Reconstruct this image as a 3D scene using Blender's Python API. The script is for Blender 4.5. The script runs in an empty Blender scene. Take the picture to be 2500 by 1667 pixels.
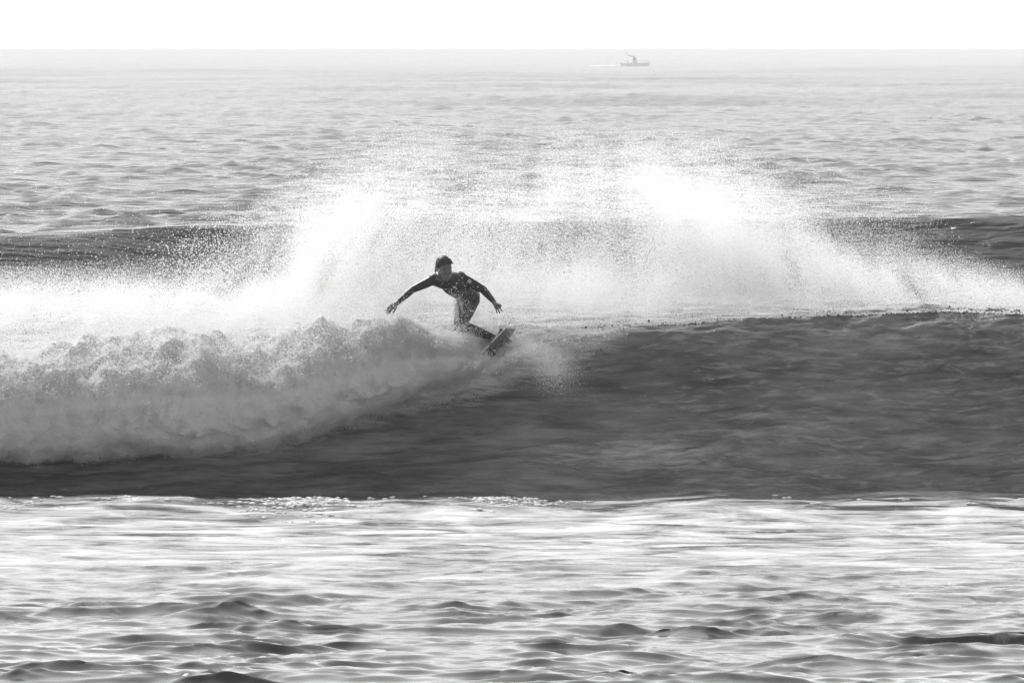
import bpy, bmesh, math, random
import numpy as np
from mathutils import Vector, Matrix
from mathutils.bvhtree import BVHTree

# ------------------------------------------------------------------ camera, sky, sun, exposure
scene = bpy.context.scene
D, CAM_H, FPX = 120.0, 4.84, 27000.0          # metres to the surfer, lens height, focal length in 2500-px units
cam_data = bpy.data.cameras.new("camera")
cam_data.sensor_width = 36.0
cam_data.lens = FPX / 2500.0 * 36.0
cam_data.clip_start = 1.0
cam_data.clip_end = 200000.0
cam = bpy.data.objects.new("camera", cam_data)
scene.collection.objects.link(cam)
cam.location = (0, -D, CAM_H)
cam.rotation_euler = (math.radians(90) - math.atan((833.5 - 122.0) / FPX), 0, 0)
scene.camera = cam

SUN_EL, SUN_AZ = math.radians(43.0), math.radians(-28.0)      # behind the wave, a little to the left
world = bpy.data.worlds.new("World")
scene.world = world
world.use_nodes = True
nt = world.node_tree
nt.nodes.clear()
sky = nt.nodes.new("ShaderNodeTexSky")
sky.sky_type = 'NISHITA'
sky.sun_disc = False
sky.sun_elevation = SUN_EL
sky.sun_rotation = SUN_AZ
sky.air_density = 1.0
sky.dust_density = 0.4
sky.ozone_density = 1.0
bw = nt.nodes.new("ShaderNodeRGBToBW")
bg = nt.nodes.new("ShaderNodeBackground")
bg.inputs['Strength'].default_value = 0.12
wo = nt.nodes.new("ShaderNodeOutputWorld")
nt.links.new(sky.outputs[0], bw.inputs[0])
nt.links.new(bw.outputs[0], bg.inputs['Color'])
nt.links.new(bg.outputs[0], wo.inputs['Surface'])

sun_data = bpy.data.lights.new("sun", 'SUN')
sun_data.energy = 3.6
sun_data.angle = math.radians(0.6)
sun = bpy.data.objects.new("sun", sun_data)
scene.collection.objects.link(sun)
sdir = Vector((math.sin(SUN_AZ) * math.cos(SUN_EL), math.cos(SUN_AZ) * math.cos(SUN_EL), math.sin(SUN_EL)))
sun.rotation_euler = sdir.to_track_quat('Z', 'Y').to_euler()
sun.location = (0, 0, 60)

scene.view_settings.view_transform = 'Standard'
scene.view_settings.look = 'None'
scene.view_settings.gamma = 1.0
scene.view_settings.use_curve_mapping = False
scene.view_settings.exposure = 0.95
scene.render.engine = 'CYCLES'
cy = scene.cycles
cy.use_denoising = True
cy.denoiser = 'OPENIMAGEDENOISE'
cy.denoising_input_passes = 'RGB_ALBEDO_NORMAL'
cy.denoising_prefilter = 'ACCURATE'
cy.max_bounces = 8
cy.diffuse_bounces = 3
cy.glossy_bounces = 3
cy.transmission_bounces = 3
cy.volume_bounces = 0
cy.transparent_max_bounces = 24
cy.caustics_reflective = False
cy.caustics_refractive = False
cy.sample_clamp_indirect = 3.0
cy.sample_clamp_direct = 4.0

# ------------------------------------------------------------------ helpers
C = scene.collection
rng = np.random.default_rng(7)

def W(px, py, y=0.0):
    """photo position (2500 x 1667) on the plane at depth y -> world point"""
    s = FPX / (D + y)
    return np.array([(px - 1250.0) / s, y, CAM_H - (py - 125.0) / s])

def tag(o, label=None, cat=None, group=None, kind=None):
    if label: o['label'] = label
    if cat: o['category'] = cat
    if group: o['group'] = group
    if kind: o['kind'] = kind
    return o

def link(name, me, parent=None, mat=None):
    o = bpy.data.objects.new(name, me)
    C.objects.link(o)
    if parent is not None: o.parent = parent
    if mat is not None: me.materials.append(mat)
    return o

def empty(name, loc=(0, 0, 0)):
    o = bpy.data.objects.new(name, None)
    o.empty_display_size = 0.2
    C.objects.link(o)
    o.location = loc
    return o

def smooth(a, b, x):
    t = np.clip((x - a) / (b - a), 0, 1)
    return t * t * (3 - 2 * t)

def pnoise(p, seed=0):
    """vectorised gradient noise, p is (N,3), returns about -1..1"""
    p = np.asarray(p, dtype=np.float64)
    i = np.floor(p).astype(np.int64)
    f = p - i
    u = f * f * f * (f * (f * 6 - 15) + 10)
    def h(dx, dy, dz):
        n = (i[:, 0] + dx) * 374761393 + (i[:, 1] + dy) * 668265263 + (i[:, 2] + dz) * 2147483647 + seed * 1274126177
        n = (n ^ (n >> 13)) * 1274126177
        n = n ^ (n >> 16)
        a = (n & 1023) / 1023.0 * 2 * np.pi
        z = ((n >> 10) & 1023) / 511.5 - 1
        r = np.sqrt(np.maximum(0, 1 - z * z))
        return r * np.cos(a) * (f[:, 0] - dx) + r * np.sin(a) * (f[:, 1] - dy) + z * (f[:, 2] - dz)
    L = lambda a, b, t: a + (b - a) * t
    x0 = L(h(0, 0, 0), h(1, 0, 0), u[:, 0]); x1 = L(h(0, 1, 0), h(1, 1, 0), u[:, 0])
    x2 = L(h(0, 0, 1), h(1, 0, 1), u[:, 0]); x3 = L(h(0, 1, 1), h(1, 1, 1), u[:, 0])
    return 1.5 * L(L(x0, x1, u[:, 1]), L(x2, x3, u[:, 1]), u[:, 2])

def fbm(p, octaves=4, seed=0, gain=0.5):
    v = 0; a = 1.0; p = np.asarray(p, dtype=np.float64).copy()
    for k in range(octaves):
        v = v + a * pnoise(p, seed + k * 17)
        p = p * 2.03 + 13.7; a *= gain
    return v

def field(n, tile, lmin, lmax, power, spread, seed, slope):
    """periodic random sea patch: height and choppy offsets, scaled to an r.m.s. slope"""
    r = np.random.default_rng(seed)
    k1 = 2 * np.pi * np.fft.fftfreq(n, tile / n)
    kx, ky = np.meshgrid(k1, k1, indexing='ij')
    k = np.hypot(kx, ky); k[0, 0] = 1e-9
    lam = 2 * np.pi / k
    amp = k ** (-power) * smooth(lmin * 0.8, lmin, lam) * (1 - smooth(lmax, lmax * 1.25, lam))
    amp *= np.abs(ky / k) ** spread
    amp[0, 0] = 0
    h = amp * (r.normal(size=(n, n)) + 1j * r.normal(size=(n, n)))
    z = np.real(np.fft.ifft2(h))
    sx = np.real(np.fft.ifft2(1j * kx * h)); sy = np.real(np.fft.ifft2(1j * ky * h))
    sc = slope / math.sqrt((sx ** 2 + sy ** 2).mean())
    dx = np.real(np.fft.ifft2(1j * kx / k * h)); dy = np.real(np.fft.ifft2(1j * ky / k * h))
    return np.stack([dx * sc, dy * sc, z * sc], -1), tile

def sample(fld, x, y):
    a, tile = fld
    n = a.shape[0]
    u = (x / tile * n) % n; v = (y / tile * n) % n
    i = u.astype(int) % n; j = v.astype(int) % n
    fu = (u - np.floor(u))[..., None]; fv = (v - np.floor(v))[..., None]
    i1 = (i + 1) % n; j1 = (j + 1) % n
    return (a[i, j] * (1 - fu) + a[i1, j] * fu) * (1 - fv) + (a[i, j1] * (1 - fu) + a[i1, j1] * fu) * fv

# ------------------------------------------------------------------ materials (all grey: the photograph is black and white)
def new_mat(name):
    m = bpy.data.materials.new(name)
    m.use_nodes = True
    m.node_tree.nodes.clear()
    return m, m.node_tree.nodes, m.node_tree.links

def g4(v): return (v, v, v, 1)

def plain(name, col, rough=0.5, spec=0.5, vary=0.0, scale=20.0):
    m, N, Lk = new_mat(name)
    o = N.new('ShaderNodeOutputMaterial'); b = N.new('ShaderNodeBsdfPrincipled')
    b.inputs['Base Color'].default_value = g4(col)
    b.inputs['Roughness'].default_value = rough
    b.inputs['Specular IOR Level'].default_value = spec
    if vary:
        t = N.new('ShaderNodeTexCoord'); n = N.new('ShaderNodeTexNoise'); n.inputs['Scale'].default_value = scale
        n.inputs['Detail'].default_value = 4
        r = N.new('ShaderNodeMapRange'); r.inputs['To Min'].default_value = max(col - vary, 0.0); r.inputs['To Max'].default_value = col + vary
        Lk.new(t.outputs['Object'], n.inputs['Vector']); Lk.new(n.outputs['Fac'], r.inputs['Value'])
        Lk.new(r.outputs[0], b.inputs['Base Color'])
        bp = N.new('ShaderNodeBump'); bp.inputs['Strength'].default_value = 0.25; bp.inputs['Distance'].default_value = 0.004
        Lk.new(n.outputs['Fac'], bp.inputs['Height']); Lk.new(bp.outputs[0], b.inputs['Normal'])
    Lk.new(b.outputs[0], o.inputs['Surface'])
    return m

def water_mat(name, base, rough, bumps, foam_light_scale=(3, 3, 3), foam_light_gain=1.0, foam_light_col=0.75, streak=None):
    """sea water with real foam lying on it where the 'foam' attribute says so"""
    m, N, Lk = new_mat(name)
    o = N.new('ShaderNodeOutputMaterial')
    tc = N.new('ShaderNodeTexCoord')
    prev = None
    for (scl, dist, strength, detail) in bumps:
        mp = N.new('ShaderNodeMapping'); mp.inputs['Scale'].default_value = scl
        n = N.new('ShaderNodeTexNoise'); n.inputs['Scale'].default_value = 1.0; n.inputs['Detail'].default_value = detail
        n.inputs['Roughness'].default_value = 0.6
        Lk.new(tc.outputs['Object'], mp.inputs['Vector']); Lk.new(mp.outputs[0], n.inputs['Vector'])
        bp = N.new('ShaderNodeBump'); bp.inputs['Strength'].default_value = strength; bp.inputs['Distance'].default_value = dist
        Lk.new(n.outputs['Fac'], bp.inputs['Height'])
        if prev: Lk.new(prev.outputs[0], bp.inputs['Normal'])
        prev = bp
    w = N.new('ShaderNodeBsdfPrincipled')
    w.inputs['Base Color'].default_value = g4(base)
    w.inputs['Roughness'].default_value = rough
    w.inputs['IOR'].default_value = 1.333
    Lk.new(prev.outputs[0], w.inputs['Normal'])
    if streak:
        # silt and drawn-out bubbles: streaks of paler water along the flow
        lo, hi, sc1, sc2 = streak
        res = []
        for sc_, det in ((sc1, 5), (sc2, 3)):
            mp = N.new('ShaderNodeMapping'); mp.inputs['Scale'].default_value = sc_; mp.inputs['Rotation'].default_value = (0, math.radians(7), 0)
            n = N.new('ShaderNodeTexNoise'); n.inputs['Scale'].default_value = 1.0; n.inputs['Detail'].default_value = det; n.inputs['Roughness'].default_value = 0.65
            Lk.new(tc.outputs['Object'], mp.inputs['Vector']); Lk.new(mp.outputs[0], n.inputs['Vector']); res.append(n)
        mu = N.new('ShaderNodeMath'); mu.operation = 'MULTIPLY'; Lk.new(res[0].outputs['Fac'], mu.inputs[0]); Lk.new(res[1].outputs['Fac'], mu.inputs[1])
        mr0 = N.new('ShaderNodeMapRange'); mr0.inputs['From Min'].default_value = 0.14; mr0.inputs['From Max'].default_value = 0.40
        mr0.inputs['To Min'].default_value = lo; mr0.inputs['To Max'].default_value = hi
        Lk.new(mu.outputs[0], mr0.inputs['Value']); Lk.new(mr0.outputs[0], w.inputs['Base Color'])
    f = N.new('ShaderNodeBsdfDiffuse'); f.inputs['Color'].default_value = g4(foam_light_col)
    # lacy foam, also carries the painted sheen and light patches
    at = N.new('ShaderNodeAttribute'); at.attribute_name = 'foam'
    mp = N.new('ShaderNodeMapping'); mp.inputs['Scale'].default_value = foam_light_scale
    n1 = N.new('ShaderNodeTexNoise'); n1.inputs['Scale'].default_value = 1.0; n1.inputs['Detail'].default_value = 7; n1.inputs['Roughness'].default_value = 0.68
    n1.inputs['Distortion'].default_value = 0.6
    Lk.new(tc.outputs['Object'], mp.inputs['Vector']); Lk.new(mp.outputs[0], n1.inputs['Vector'])
    mr = N.new('ShaderNodeMapRange'); mr.inputs['From Min'].default_value = 0.32; mr.inputs['From Max'].default_value = 0.68
    Lk.new(n1.outputs['Fac'], mr.inputs['Value'])
    ad = N.new('ShaderNodeMath'); ad.operation = 'ADD'
    Lk.new(at.outputs['Fac'], ad.inputs[0]); Lk.new(mr.outputs[0], ad.inputs[1])
    sb = N.new('ShaderNodeMath'); sb.operation = 'SUBTRACT'; sb.inputs[1].default_value = 1.0
    Lk.new(ad.outputs[0], sb.inputs[0])
    ml = N.new('ShaderNodeMath'); ml.operation = 'MULTIPLY'; ml.inputs[1].default_value = foam_light_gain; ml.use_clamp = True
    Lk.new(sb.outputs[0], ml.inputs[0])
    fb = N.new('ShaderNodeBump'); fb.inputs['Strength'].default_value = 0.9; fb.inputs['Distance'].default_value = 0.03
    Lk.new(n1.outputs['Fac'], fb.inputs['Height']); Lk.new(fb.outputs[0], f.inputs['Normal'])
    mx = N.new('ShaderNodeMixShader')
    Lk.new(ml.outputs[0], mx.inputs[0]); Lk.new(w.outputs[0], mx.inputs[1]); Lk.new(f.outputs[0], mx.inputs[2])
    Lk.new(mx.outputs[0], o.inputs['Surface'])
    return m

def drop_mat(name, col, transp, trans_share):
    """white water droplets: light passes through and is scattered"""
    m, N, Lk = new_mat(name)
    o = N.new('ShaderNodeOutputMaterial')
    d = N.new('ShaderNodeBsdfDiffuse'); d.inputs['Color'].default_value = g4(col)
    t = N.new('ShaderNodeBsdfTranslucent'); t.inputs['Color'].default_value = g4(col)
    p = N.new('ShaderNodeBsdfTransparent')
    a = N.new('ShaderNodeMixShader'); a.inputs[0].default_value = trans_share
    Lk.new(d.outputs[0], a.inputs[1]); Lk.new(t.outputs[0], a.inputs[2])
    b = N.new('ShaderNodeMixShader'); b.inputs[0].default_value = transp
    Lk.new(a.outputs[0], b.inputs[1]); Lk.new(p.outputs[0], b.inputs[2])
    Lk.new(b.outputs[0], o.inputs['Surface'])
    return m

M_SEA = water_mat('sea_water', 0.02, 0.2,
                  [((0.35, 1.2, 1), 0.5, 1.0, 3), ((2.2, 5.5, 1), 0.06, 0.9, 4), ((9, 18, 1), 0.02, 0.8, 3)],
                  foam_light_scale=(0.9, 1.5, 1), foam_light_gain=1.4, foam_light_col=0.8)
M_INSHORE = water_mat('inshore_water', 0.05, 0.07,
                  [((3, 6, 1), 0.006, 0.3, 4), ((16, 30, 1), 0.004, 0.5, 4)],
                  foam_light_scale=(0.9, 1.5, 1), foam_light_gain=1.5, foam_light_col=0.56)  # pale foam colour here stands in for the water's sheen
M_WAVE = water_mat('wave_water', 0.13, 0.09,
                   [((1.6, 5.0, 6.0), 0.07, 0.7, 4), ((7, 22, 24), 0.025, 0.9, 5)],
                   foam_light_scale=(2.6, 12, 15), foam_light_gain=0.8, foam_light_col=0.6,
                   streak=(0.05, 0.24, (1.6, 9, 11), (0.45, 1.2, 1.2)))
M_FOAM = plain('whitewater_foam', 0.5, 0.9, 0.1, vary=0.1, scale=9)
M_SPRAY = drop_mat('spray_droplets', 0.92, 0.45, 0.7)
M_FOAMDROP = drop_mat('foam_droplets', 0.72, 0.35, 0.55)
M_DARKDROP = plain('water_droplets', 0.06, 0.08, 0.5)

# ------------------------------------------------------------------ the sea: one graded sheet with the breaking wave in it
XR = lambda px: (px - 1250.0) / 225.0
CREST_PX = [-600, 0, 300, 600, 900, 1100, 1300, 1500, 1700, 1900, 2100, 2300, 2500, 3100]
CREST_PY = [905, 880, 845, 825, 800, 800, 800, 797, 788, 774, 768, 759, 766, 750]
def crest_z(x):
    return np.interp(x, [XR(p) for p in CREST_PX], [(1215.0 - q) / 225.0 for q in CREST_PY])

# rows: y values in front, profile rows in the wave, y values behind
y_front = np.concatenate([np.linspace(-230, -72, 40, endpoint=False), np.linspace(-72, -38, 110, endpoint=False),
                          np.linspace(-38, -4.8, 520, endpoint=False)])
y_back = np.concatenate([np.linspace(14.4, 64, 70, endpoint=False), np.linspace(64, 140, 330, endpoint=False)])
far = 140 + D
rows = []
while far < 60000:
    rows.append(far - D); far *= 1.0028 + 0.009 * min(1.0, max(0.0, (far - 800) / 4500.0))
y_back = np.concatenate([y_back, np.array(rows)])
N_WAVE = 230
core = np.linspace(-1, 1, 441)
side = 1 + np.array([0.006, 0.02, 0.06, 0.15, 0.4, 1.0, 2.5, 6.0])
U = np.concatenate([-side[::-1], core, side])
in_core = 1 - smooth(1.0, 1.06, np.abs(U))

FA = field(256, 600.0, 14, 90, 2.6, 3.0, 11, 0.035)
FB = field(320, 110.0, 1.0, 3.4, 1.1, 1.0, 12, 0.25)
FC = field(320, 40.0, 0.5, 3.0, 1.8, 1.6, 13, 0.16)
FD = field(320, 9.0, 0.12, 0.8, 1.6, 1.2, 14, 0.16)

FE = field(384, 18.0, 0.22, 1.3, 1.5, 1.3, 15, 0.15)

def hw(y): return 7.2 * (D + np.maximum(y, -60)) / D + 1.2

def swell(x, y):
    """second swell standing behind the breaking one"""
    yc = 104 + 3 * np.sin(x * 0.11 + 0.6)
    h = np.interp(x, [-16, -10.4, -6.4, 0, 9.5, 16], [1.02, 1.10, 1.29, 1.33, 1.42, 1.45])
    t = y - yc
    return h * np.where(t < 0, np.exp(-(np.abs(t) / 1.9) ** 1.4), np.exp(-(t / 17.0) ** 2))

def sheet(y_rows):
    yy, uu = np.meshgrid(y_rows, U, indexing='ij')
    x = uu * hw(yy)
    dy = np.gradient(y_rows)[:, None]
    fade = in_core[None, :]
    P = np.stack([x, yy, np.zeros_like(x)], -1)
    front = (yy < 0)
    calm = np.where(front, 0.22 + 0.40 * smooth(-9, -24, yy), 1.0)       # smoothed water just in front of the wave
    gust = 0.75 + 0.5 * smooth(-0.4, 0.5, fbm(np.stack([x.ravel() / 14, yy.ravel() / 60, 0 * x.ravel()], -1), 3, 5).reshape(x.shape))
    slick = 0.55 + 0.75 * smooth(-0.3, 0.5, fbm(np.stack([x.ravel() / 1.5, yy.ravel() / 3.2, 0 * x.ravel() + 9], -1), 3, 45).reshape(x.shape)) if y_rows[0] < 0 else 1.0
    for fld, lam, chop in ((FA, 14, 0.6), (FB, 2.0, 0.9), (FC, 0.8, 1.0), (FD, 0.22, 1.0), (FE, 0.3, 1.35)):
        if fld is FE and y_rows[0] > 0: continue
        w = fade * (1 - smooth(lam * (0.9 if fld is FA else 2.0), lam * (3.0 if fld is FA else 7.0), dy + 0 * x))
        if fld is FA: w = w * np.where(front, 0.2 * (1 - smooth(-14, -6, yy)), smooth(200, 900, yy) * (1 - smooth(1000, 8000, yy)))
        elif fld is FB: w = w * np.where(front, 0.45 * calm * (1 - smooth(-14, -6, yy)), gust * smooth(100, 190, yy) * 0.85)
        else: w = w * (calm if fld is FC else np.maximum(calm, np.where(front, 0.36, 0))) * np.where(front, slick * (0.9 + 0.6 * smooth(-15, -27, yy)) * (0.55 if fld is FC else (1.2 if fld is FE else 0.8)), gust * (1 - 0.7 * np.exp(-((yy - 101) / 6) ** 2)))
        dsp = sample(fld, x + 0.15 * yy, yy)
        cf = chop * np.where(front, 1.9 if fld is FC else 1.3, 1.0)
        P[..., 0] += w * cf * dsp[..., 0]
        P[..., 1] += w * cf * dsp[..., 1]
        P[..., 2] += w * dsp[..., 2]
    edge = smooth(-9.5, -4.8, yy) * (1 + 0.42 * pnoise(np.stack([x.ravel() * 0.6, 0 * x.ravel(), 0 * x.ravel() + 3], -1), 77).reshape(x.shape) + 0.12 * pnoise(np.stack([x.ravel() * 2.2, yy.ravel(), 0 * x.ravel() + 3], -1), 78).reshape(x.shape))
    P[..., 2] += np.where(front, 0.03 + 0.15 * edge, 0.0)
    P[..., 2] += np.where(front, 0, swell(x, yy))
    foam = np.zeros_like(x)
    foam = np.where(front, (0.16 + 0.69 * smooth(-34, -10, yy)) * (1 - 0.32 * smooth(-7.5, -4.9, yy)), foam)  # bright sheen of the foreground water, painted in as foam
    return P, foam

PF, sheenF = sheet(y_front)
PB, foamB = sheet(y_back)

ctrl = np.array([(-4.8, 0.0), (-4.3, -0.13), (-3.5, -0.20), (-2.7, -0.15), (-2.0, 0.02), (-1.4, 0.30), (-0.95, 0.70), (-0.66, 1.15),
                 (-0.46, 1.55), (-0.32, 1.80), (-0.12, 1.95), (0.12, 2.00), (0.5, 1.95), (1.2, 1.72), (2.4, 1.30), (4.5, 0.75),
                 (8.0, 0.30), (14.4, 0.0)])
def catmull(pts, n):
    d = np.concatenate([[0], np.cumsum(np.linalg.norm(np.diff(pts, axis=0), axis=1))])
    # more rows on the face than on the back
    key = np.array([0, d[2], d[5], d[11], d[13], d[-1]]); fr = np.array([0, 0.10, 0.35, 0.82, 0.90, 1.0])
    t = np.interp(np.linspace(0, 1, n), fr, key)
    i = np.clip(np.searchsorted(d, t, side='right') - 1, 0, len(pts) - 2)
    f = ((t - d[i]) / (d[i + 1] - d[i]))[:, None]
    p0 = pts[np.maximum(i - 1, 0)]; p1 = pts[i]; p2 = pts[i + 1]; p3 = pts[np.minimum(i + 2, len(pts) - 1)]
    # non-uniform tangents
    h = (d[i + 1] - d[i])[:, None]
    m1 = (p2 - p0) / (d[i + 1] - d[np.maximum(i - 1, 0)])[:, None] * h
    m2 = (p3 - p1) / (d[np.minimum(i + 2, len(pts) - 1)] - d[i])[:, None] * h
    return (2 * f ** 3 - 3 * f ** 2 + 1) * p1 + (f ** 3 - 2 * f ** 2 + f) * m1 + (-2 * f ** 3 + 3 * f ** 2) * p2 + (f ** 3 - f ** 2) * m2, t
prof, arc = catmull(ctrl, N_WAVE)

def wave_rows():
    x_f, x_b = PF[-1, :, 0], PB[0, :, 0]
    u0 = U * hw(np.array(-4.8)); u1 = U * hw(np.array(14.4))
    k = np.linspace(0, 1, N_WAVE)[:, None]
    x = u0[None] * (1 - k) + u1[None] * k
    hz = crest_z(x) / 2.0
    P = np.empty((N_WAVE, len(U), 3))
    P[..., 0] = x
    # crest line wanders a little in depth; the face breathes
    wander = 0.16 * np.sin(x * 0.55 + 0.4) + 0.08 * np.sin(x * 1.3 + 2.0)
    lift = smooth(0.2, 1.6, prof[:, 1])[:, None]
    P[..., 1] = prof[:, 0][:, None] + wander * lift
    P[..., 2] = np.where(prof[:, 1][:, None] > 0.3, 0.3 + (prof[:, 1][:, None] - 0.3) * (hz * 2 - 0.3) / 1.7, prof[:, 1][:, None])
    # ripples along the face, streaks rising to the right
    tz = np.gradient(prof[:, 1]); ty = np.gradient(prof[:, 0])
    nl = np.hypot(tz, ty); ny = (-tz / nl)[:, None]; nz = (ty / nl)[:, None]
    a2 = arc[:, None] - 0.10 * x
    e = np.minimum(np.arange(N_WAVE), np.arange(N_WAVE)[::-1])[:, None] / 12.0
    e = np.clip(e, 0, 1) * in_core[None, :]
    crest = np.exp(-((prof[:, 0] - 0.05) / 0.35) ** 2)[:, None] * (prof[:, 1] > 1.2)[:, None]
    h = 0.80 * sample(FC, x * 0.7, a2 * 1.8)[..., 2] + 1.3 * sample(FD, x * 0.6 + 3, a2 * 1.7)[..., 2]
    h += 0.06 * fbm(np.stack([x.ravel() * 0.5, np.broadcast_to(a2, x.shape).ravel() * 0.7, 0 * x.ravel()], -1), 3, 21).reshape(x.shape)
    pxx = 1250 + x * 225; pyy = 1215 - P[..., 2] * 225
    patch = np.exp(-((pxx - 1600) / 260) ** 2 - ((pyy - 1110) / 55) ** 2) + 0.5 * np.exp(-((pxx - 2050) / 300) ** 2 - ((pyy - 1080) / 50) ** 2)
    patch += 0.9 * np.exp(-((pxx - 1700) / 190) ** 2 - ((pyy - 818) / 22) ** 2) + 0.3 * np.exp(-((pxx - 2450) / 160) ** 2 - ((pyy - 800) / 30) ** 2)
    h += patch * (1.3 * sample(FD, x * 0.55 + 1, a2 * 1.6)[..., 2] + 0.8 * sample(FC, x * 1.6 + 7, a2 * 4.0)[..., 2])
    ledge = np.exp(-((pxx - 1760) / 230) ** 2) + 0.6 * np.exp(-((pxx - 2520) / 160) ** 2)
    h += 0.07 * ledge * np.exp(-((pyy - 832) / 20) ** 2) * (prof[:, 0] < 0)[:, None]
    rough = fbm(np.stack([x.ravel() * 5, P[..., 1].ravel() * 6, P[..., 2].ravel() * 6], -1), 4, 33).reshape(x.shape)
    h += crest * 0.035 * rough
    P[..., 1] += ny * h * e
    P[..., 2] += nz * h * e
    # stitch to the sheets
    kk = np.clip(np.arange(N_WAVE) / 14.0, 0, 1)[:, None]
    P[..., 2] += (1 - kk) * (PF[-1, :, 2] - P[0, :, 2])[None]
    P[..., 1] += (1 - kk) * (PF[-1, :, 1] - P[0, :, 1])[None]
    P[..., 0] += (1 - kk) * (PF[-1, :, 0] - P[0, :, 0])[None]
    kb = np.clip((N_WAVE - 1 - np.arange(N_WAVE)) / 14.0, 0, 1)[:, None]
    P[..., 2] += (1 - kb) * (PB[0, :, 2] - P[-1, :, 2])[None]
    P[..., 1] += (1 - kb) * (PB[0, :, 1] - P[-1, :, 1])[None]
    P[..., 0] += (1 - kb) * (PB[0, :, 0] - P[-1, :, 0])[None]
    # torn, aerated water under the falling lip, crest and trough foam, painted light patches
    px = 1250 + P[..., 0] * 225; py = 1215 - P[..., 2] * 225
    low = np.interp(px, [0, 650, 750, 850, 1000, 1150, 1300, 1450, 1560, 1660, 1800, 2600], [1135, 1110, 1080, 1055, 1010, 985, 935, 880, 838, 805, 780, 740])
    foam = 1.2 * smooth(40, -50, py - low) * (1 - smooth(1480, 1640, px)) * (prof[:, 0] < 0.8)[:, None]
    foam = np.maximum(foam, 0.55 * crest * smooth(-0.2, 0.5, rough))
    foam = np.maximum(foam, (0.14 + 0.34 * smooth(1380, 1750, px)) * (prof[:, 0] < 0.3)[:, None])  # base tone of the face, paler towards the right
    foam = np.maximum(foam, 0.62 * smooth(1550, 1800, px) * np.exp(-((py - 820) / 75) ** 2) * (prof[:, 0] < 0.1)[:, None])  # sky reflection on the upper face, painted into the colour
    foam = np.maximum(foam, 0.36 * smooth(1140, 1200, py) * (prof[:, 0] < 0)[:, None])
    foam = np.maximum(foam, 1.0 * np.exp(-((px - 1580) / 280) ** 2 - ((py - 1105) / 50) ** 2))  # sunlit, glinting patch low on the face, painted as pale foam
    foam = np.maximum(foam, 0.62 * np.exp(-((px - 1950) / 400) ** 2 - ((py - 1060) / 60) ** 2))  # fainter painted light patch further right
    foam = np.maximum(foam, 0.62 * np.exp(-((px - 1690) / 150) ** 2 - ((py - 822) / 16) ** 2) * (prof[:, 0] < 0.1)[:, None])  # sky sheen on the shelf below the lip, painted in
    foam = np.maximum(foam, 0.50 * np.exp(-((px - 1950) / 260) ** 2 - ((py - 845) / 32) ** 2) * (prof[:, 0] < 0.1)[:, None])  # same painted sheen, continued along the upper face
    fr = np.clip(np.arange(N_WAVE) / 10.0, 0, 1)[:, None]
    foam = foam * fr + (1 - fr) * sheenF[-1][None]
    return P, foam
PW, foam_lightW = wave_rows()

def grid_object(name, P, foam, mat):
    nr, nc = P.shape[:2]
    me = bpy.data.meshes.new(name)
    co = P.reshape(-1, 3).astype(np.float32)
    idx = np.arange(nr * nc).reshape(nr, nc)
    q = np.stack([idx[:-1, :-1], idx[:-1, 1:], idx[1:, 1:], idx[1:, :-1]], -1).reshape(-1).astype(np.int32)
    nf = len(q) // 4
    me.vertices.add(len(co)); me.vertices.foreach_set('co', co.ravel())
    me.loops.add(len(q)); me.loops.foreach_set('vertex_index', q)
    me.polygons.add(nf); me.polygons.foreach_set('loop_start', np.arange(0, nf * 4, 4, dtype=np.int32))
    me.polygons.foreach_set('use_smooth', np.ones(nf, dtype=bool))
    me.update(calc_edges=True)
    a = me.attributes.new('foam', 'FLOAT', 'POINT')
    a.data.foreach_set('value', foam.ravel().astype(np.float32))
    return link(name, me, None, mat)

sea_o = grid_object('sea', np.concatenate([PW[-1:], PB], 0), np.concatenate([foam_lightW[-1:], foamB], 0), M_SEA)
tag(sea_o, 'rippled grey open sea with a dark swell, running out to the pale horizon', 'sea', kind='structure')
shallow = grid_object('inshore_water', np.concatenate([PF, PW[:1]], 0), np.concatenate([sheenF, foam_lightW[:1]], 0), M_INSHORE)
tag(shallow, 'glittering choppy water in front of the breaking wave', 'sea', kind='structure')
wave = grid_object('breaking_wave', PW, foam_lightW, M_WAVE)
tag(wave, 'dark smooth face of the breaking wave under the surfer', 'wave', kind='structure')

# ------------------------------------------------------------------ droplets as point clouds (real little spheres)
def points_group(mat):
    ng = bpy.data.node_groups.new('droplet_points', 'GeometryNodeTree')
    ng.interface.new_socket('Geometry', in_out='INPUT', socket_type='NodeSocketGeometry')
    ng.interface.new_socket('Geometry', in_out='OUTPUT', socket_type='NodeSocketGeometry')
    i = ng.nodes.new('NodeGroupInput'); o = ng.nodes.new('NodeGroupOutput')
    mp = ng.nodes.new('GeometryNodeMeshToPoints')
    at = ng.nodes.new('GeometryNodeInputNamedAttribute'); at.data_type = 'FLOAT'; at.inputs['Name'].default_value = 'rad'
    sm = ng.nodes.new('GeometryNodeSetMaterial'); sm.inputs['Material'].default_value = mat
    ng.links.new(i.outputs[0], mp.inputs['Mesh'])
    ng.links.new([s for s in at.outputs if s.enabled][0], mp.inputs['Radius'])
    ng.links.new(mp.outputs[0], sm.inputs['Geometry'])
    ng.links.new(sm.outputs[0], o.inputs[0])
    return ng

def point_object(name, P, R, mat, parent=None):
    me = bpy.data.meshes.new(name)
    me.vertices.add(len(P)); me.vertices.foreach_set('co', P.astype(np.float32).ravel())
    a = me.attributes.new('rad', 'FLOAT', 'POINT'); a.data.foreach_set('value', R.astype(np.float32))
    o = link(name, me, parent, mat)
    md = o.modifiers.new('droplets', 'NODES'); md.node_group = points_group(mat)
    return o

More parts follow.
